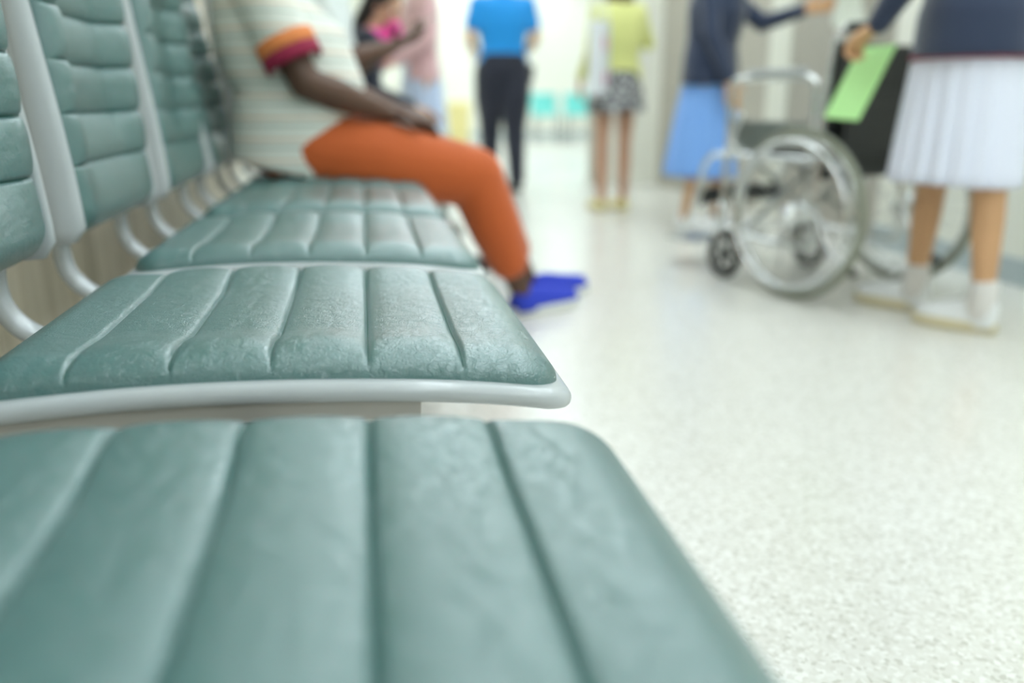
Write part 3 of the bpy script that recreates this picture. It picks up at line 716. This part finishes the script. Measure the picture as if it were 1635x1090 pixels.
# ---- green card held against the chair back
def solid(corners, th):
    bm = bmesh.new(); c = [V(p) for p in corners]; nn = (c[1]-c[0]).cross(c[3]-c[0]).normalized()*th
    a = [bm.verts.new(p) for p in c]; b = [bm.verts.new(p+nn) for p in c]
    bm.faces.new(a); bm.faces.new(b[::-1])
    for i in range(4): bm.faces.new((a[i], a[(i+1) % 4], b[(i+1) % 4], b[i]))
    return bm
GC = [(1.525, 2.57, .826), (1.587, 2.47, .832), (1.486, 2.47, .611), (1.428, 2.57, .618)]
cb = solid(GC, .004)
tag(link('green_folder', cb, 'green', smooth=False), 'light green card folder held in front of the wheelchair\'s black back', 'folder')

# ================================================================== WHEELCHAIR (local +x forward, +y left)
wc = thing('wheelchair', 'chrome wheelchair with black seat and large grey tyres by the white pleated skirt', 'wheelchair', (1.723, 2.839, 0), math.radians(110))
RW = .292
def rear_wheel(y, s_):
    bm = bmesh.new(); torus(bm, (0, y, RW), RW-.014, .014, n=72); w_ = link('rear_wheel', bm, 'rubber', wc)
    bm = bmesh.new(); torus(bm, (0, y, RW), RW-.034, .009, n=72, sq=1.3); link('rim', bm, 'chrome', w_)
    bm = bmesh.new(); torus(bm, (0, y+s_*.045, RW), RW-.045, .009, n=72)
    for k in range(6):
        a = 2*PI*k/6+.3; c, d = math.cos(a)*(RW-.04), math.sin(a)*(RW-.04); capsule(bm, (c, y, RW+d), .005, (c, y+s_*.045, RW+d), .005, 8)
    link('push_rim', bm, 'chrome', w_)
    bm = bmesh.new(); cyl(bm, (0, y-.035, RW), (0, y+.035, RW), .022); cyl(bm, (0, y-.03, RW), (0, y-.024, RW), .036); cyl(bm, (0, y+.024, RW), (0, y+.03, RW), .036); cyl(bm, (0, y-s_*.06, RW), (0, y+s_*.05, RW), .01)
    link('hub', bm, 'chrome', w_)
    bm = bmesh.new()
    for k in range(32):
        a = 2*PI*k/32; b = a+(.35 if k % 4 < 2 else -.35); sy = .026 if k % 2 else -.026
        capsule(bm, (math.cos(b)*.033, y+sy, RW+math.sin(b)*.033), .0016, (math.cos(a)*(RW-.038), y, RW+math.sin(a)*(RW-.038)), .0016, 6)
    link('spokes', bm, 'steel', w_)
rear_wheel(.29, 1); rear_wheel(-.29, -1)
RC = .092
for y in (.235, -.235):
    x0 = .385
    bm = bmesh.new(); torus(bm, (x0, y, RC), RC-.014, .014, n=40); w_ = link('caster_wheel', bm, 'drubber', wc)
    bm = bmesh.new(); torus(bm, (x0, y, RC), RC-.03, .006, n=40); cyl(bm, (x0, y-.02, RC), (x0, y+.02, RC), .018)
    for k in range(6):
        a = 2*PI*k/6; capsule(bm, (x0, y, RC), .008, (x0+math.cos(a)*(RC-.03), y, RC+math.sin(a)*(RC-.03)), .006, 8)
    link('caster_hub', bm, 'drubber', w_)
    bm = bmesh.new()
    for q in (-1, 1): tube(bm, [(x0, y+q*.026, RC), (x0+.01, y+q*.027, RC+.06), (x0+.03, y+q*.02, RC+.112), (x0+.035, y, RC+.125)], .007, n=8)
    cyl(bm, (x0+.035, y, RC+.11), (x0+.035, y, RC+.20), .014); link('fork', bm, 'chrome', wc)
for q in (1, -1):
    y = q*.225
    bm = bmesh.new()
    tube(bm, [(-.03, y, .16), (-.03, y, .50), (-.045, y, .80), (-.06, y, .875), (-.10, y, .895), (-.17, y, .893)], .0115)          # back post and push handle
    tube(bm, [(-.03, y, .47), (.2, y, .47), (.42, y, .47)], .0115)                             # seat rail
    tube(bm, [(-.03, y, .17), (.2, y, .17), (.40, y, .20), (.42, y, .30), (.42, y, .47)], .0115)    # lower rail
    tube(bm, [(.42, y, .47), (.50, y, .46), (.55, y, .40), (.60, y+q*.0, .24), (.66, y, .12)], .010)      # legrest hanger
    tube(bm, [(-.03, y, .30), (-.10, y, .18), (-.17, y, .13)], .010)                               # tipping lever
    cyl(bm, (-.03, y, RW), (0, q*.25, RW), .014)
    link('side_frame', bm, 'chrome', wc)
    bm = bmesh.new(); yy = q*.252
    tube(bm, [(-.01, yy, .48), (-.01, yy, .70), (.01, yy, .735), (.06, yy, .745), (.30, yy, .745), (.36, yy, .738), (.385, yy, .70), (.385, yy, .48)], .0115)
    link('armrest_frame', bm, 'chrome', wc)
    BOX('arm_pad', (.05, yy-.022, .755), (.30, yy+.022, .776), 'frame', wc, .008)
    BOX('side_panel', (.01, yy-.006, .49), (.37, yy+.000, .60), 'steel', wc, .003)
    bm = bmesh.new(); capsule(bm, (-.10, y, .895), .016, (-.19, y, .892), .016); link('handle_grip', bm, 'black', wc)
    bm = bmesh.new(); box(bm, (.60, q*.055, .105), (.76, q*.215, .118), .006); link('footplate', bm, 'steel', wc)
    bm = bmesh.new(); capsule(bm, (.36, q*.262, .52), .007, (.30, q*.285, .60), .007); capsule(bm, (.30, q*.285, .60), .012, (.29, q*.287, .615), .012); capsule(bm, (.36, q*.262, .52), .01, (.30, q*.262, .47), .01); link('brake_lever', bm, 'chrome', wc)
    bm = bmesh.new(); capsule(bm, (-.17, y, .13), .015, (-.21, y, .115), .015); link('tipping_tip', bm, 'drubber', wc)
bm = bmesh.new()
capsule(bm, (.10, -.225, .17), .010, (.10, .225, .47), .010); capsule(bm, (.13, .225, .17), .010, (.13, -.225, .47), .010)
capsule(bm, (.30, -.225, .17), .010, (.30, .225, .47), .010); capsule(bm, (.33, .225, .17), .010, (.33, -.225, .47), .010)
link('cross_brace', bm, 'steel', wc)
def sling(name, A, B, C_, D, sag, th, m):
    bm = bmesh.new(); n = 12; A, B, C_, D = V(A), V(B), V(C_), V(D); nn = (B-A).cross(D-A).normalized(); g = []
    for side in (0, 1):
        g.append([[bm.verts.new((A*(1-u)+B*u)*(1-v)+(D*(1-u)+C_*u)*v-nn*(sag*math.sin(PI*u)**.8-side*th)) for u in [i/n for i in range(n+1)]] for v in [j/n for j in range(n+1)]])
    for i in range(n):
        for j in range(n):
            for k in (0, 1): bm.faces.new((g[k][i][j], g[k][i][j+1], g[k][i+1][j+1], g[k][i+1][j]))
    rim = [(0, j) for j in range(n)]+[(i, n) for i in range(n)]+[(n, j) for j in range(n, 0, -1)]+[(i, 0) for i in range(n, 0, -1)]
    for k in range(len(rim)):
        a, b = rim[k], rim[(k+1) % len(rim)]; bm.faces.new((g[0][a[0]][a[1]], g[0][b[0]][b[1]], g[1][b[0]][b[1]], g[1][a[0]][a[1]]))
    return link(name, bm, m, wc)
sling('seat_sling', (-.02, -.225, .486), (-.02, .225, .486), (.42, .225, .486), (.42, -.225, .486), .025, .006, 'black')
sling('back_sling', (-.046, .24, .41), (-.046, -.24, .41), (-.066, -.24, .850), (-.066, .24, .850), .02, .006, 'black')
bm = bmesh.new()
box(bm, (-.085, -.19, .50), (-.078, .19, .70), .003); box(bm, (-.09, -.19, .66), (-.083, .19, .705), .003); link('back_pocket', bm, 'black', wc, smooth=False)
sling('calf_strap', (.56, .225, .26), (.56, -.225, .26), (.54, -.225, .33), (.54, .225, .33), .03, .004, 'black')

# ================================================================== FAR SEATS AND BIN
def far_chair(x, y, lb):
    t = thing('turquoise_chair', lb, 'chair', (x, y, 0), 0, 'turquoise chairs at the far wall')
    bm = bmesh.new()
    cs = [(-.42, .46), (-.30, .455), (-.1, .44), (.06, .44), (.14, .50), (.17, .60), (.19, .78)]
    P_ = smoothpath([(0, a, b) for a, b in cs], 4)
    rings(bm, [[p+V((xx, 0 if p.z > .5 else 0, 0))+(V((0, .012, 0)) if (zz and p.z > .47) else V((0, 0, -.014 if zz else 0))) for xx, zz in ((-.21, 0), (-.1, 0), (.1, 0), (.21, 0), (.215, 1), (-.215, 1))] for p in P_])
    link('shell', bm, 'turq', t)
    for sx in (-1, 1):
        for yy in (-.32, .06):
            bm = bmesh.new(); capsule(bm, (sx*.17, yy, .44), .012, (sx*.19, yy+(.03 if yy > 0 else -.03), .012), .012, 10); link('leg', bm, 'dark', t)
far_chair(2.92, 14.0, 'turquoise plastic chair just right of the blue-shirted man')
far_chair(3.48, 14.0, 'turquoise plastic chair nearer the yellow-topped woman\'s bag')
t = thing('waste_bin', 'pale yellow plastic bin near the far wall, behind the orange knee', 'bin', (1.42, 13.2, 0))
bm = bmesh.new(); rings(bm, [[V((x*k, y*k, z)) for x, y in ((-.16, -.16), (.16, -.16), (.16, .16), (-.16, .16))] for z, k in ((0, .8), (.02, .84), (.58, 1), (.60, 1))]); link('bin_body', bm, 'yelp', t, smooth=False)
bm = bmesh.new(); rings(bm, [[V((x*k, y*k, z)) for x, y in ((-.17, -.17), (.17, -.17), (.17, .17), (-.17, .17))] for z, k in ((.598, 1), (.62, 1), (.66, .7))]); link('bin_lid', bm, 'yelp', t, smooth=False)
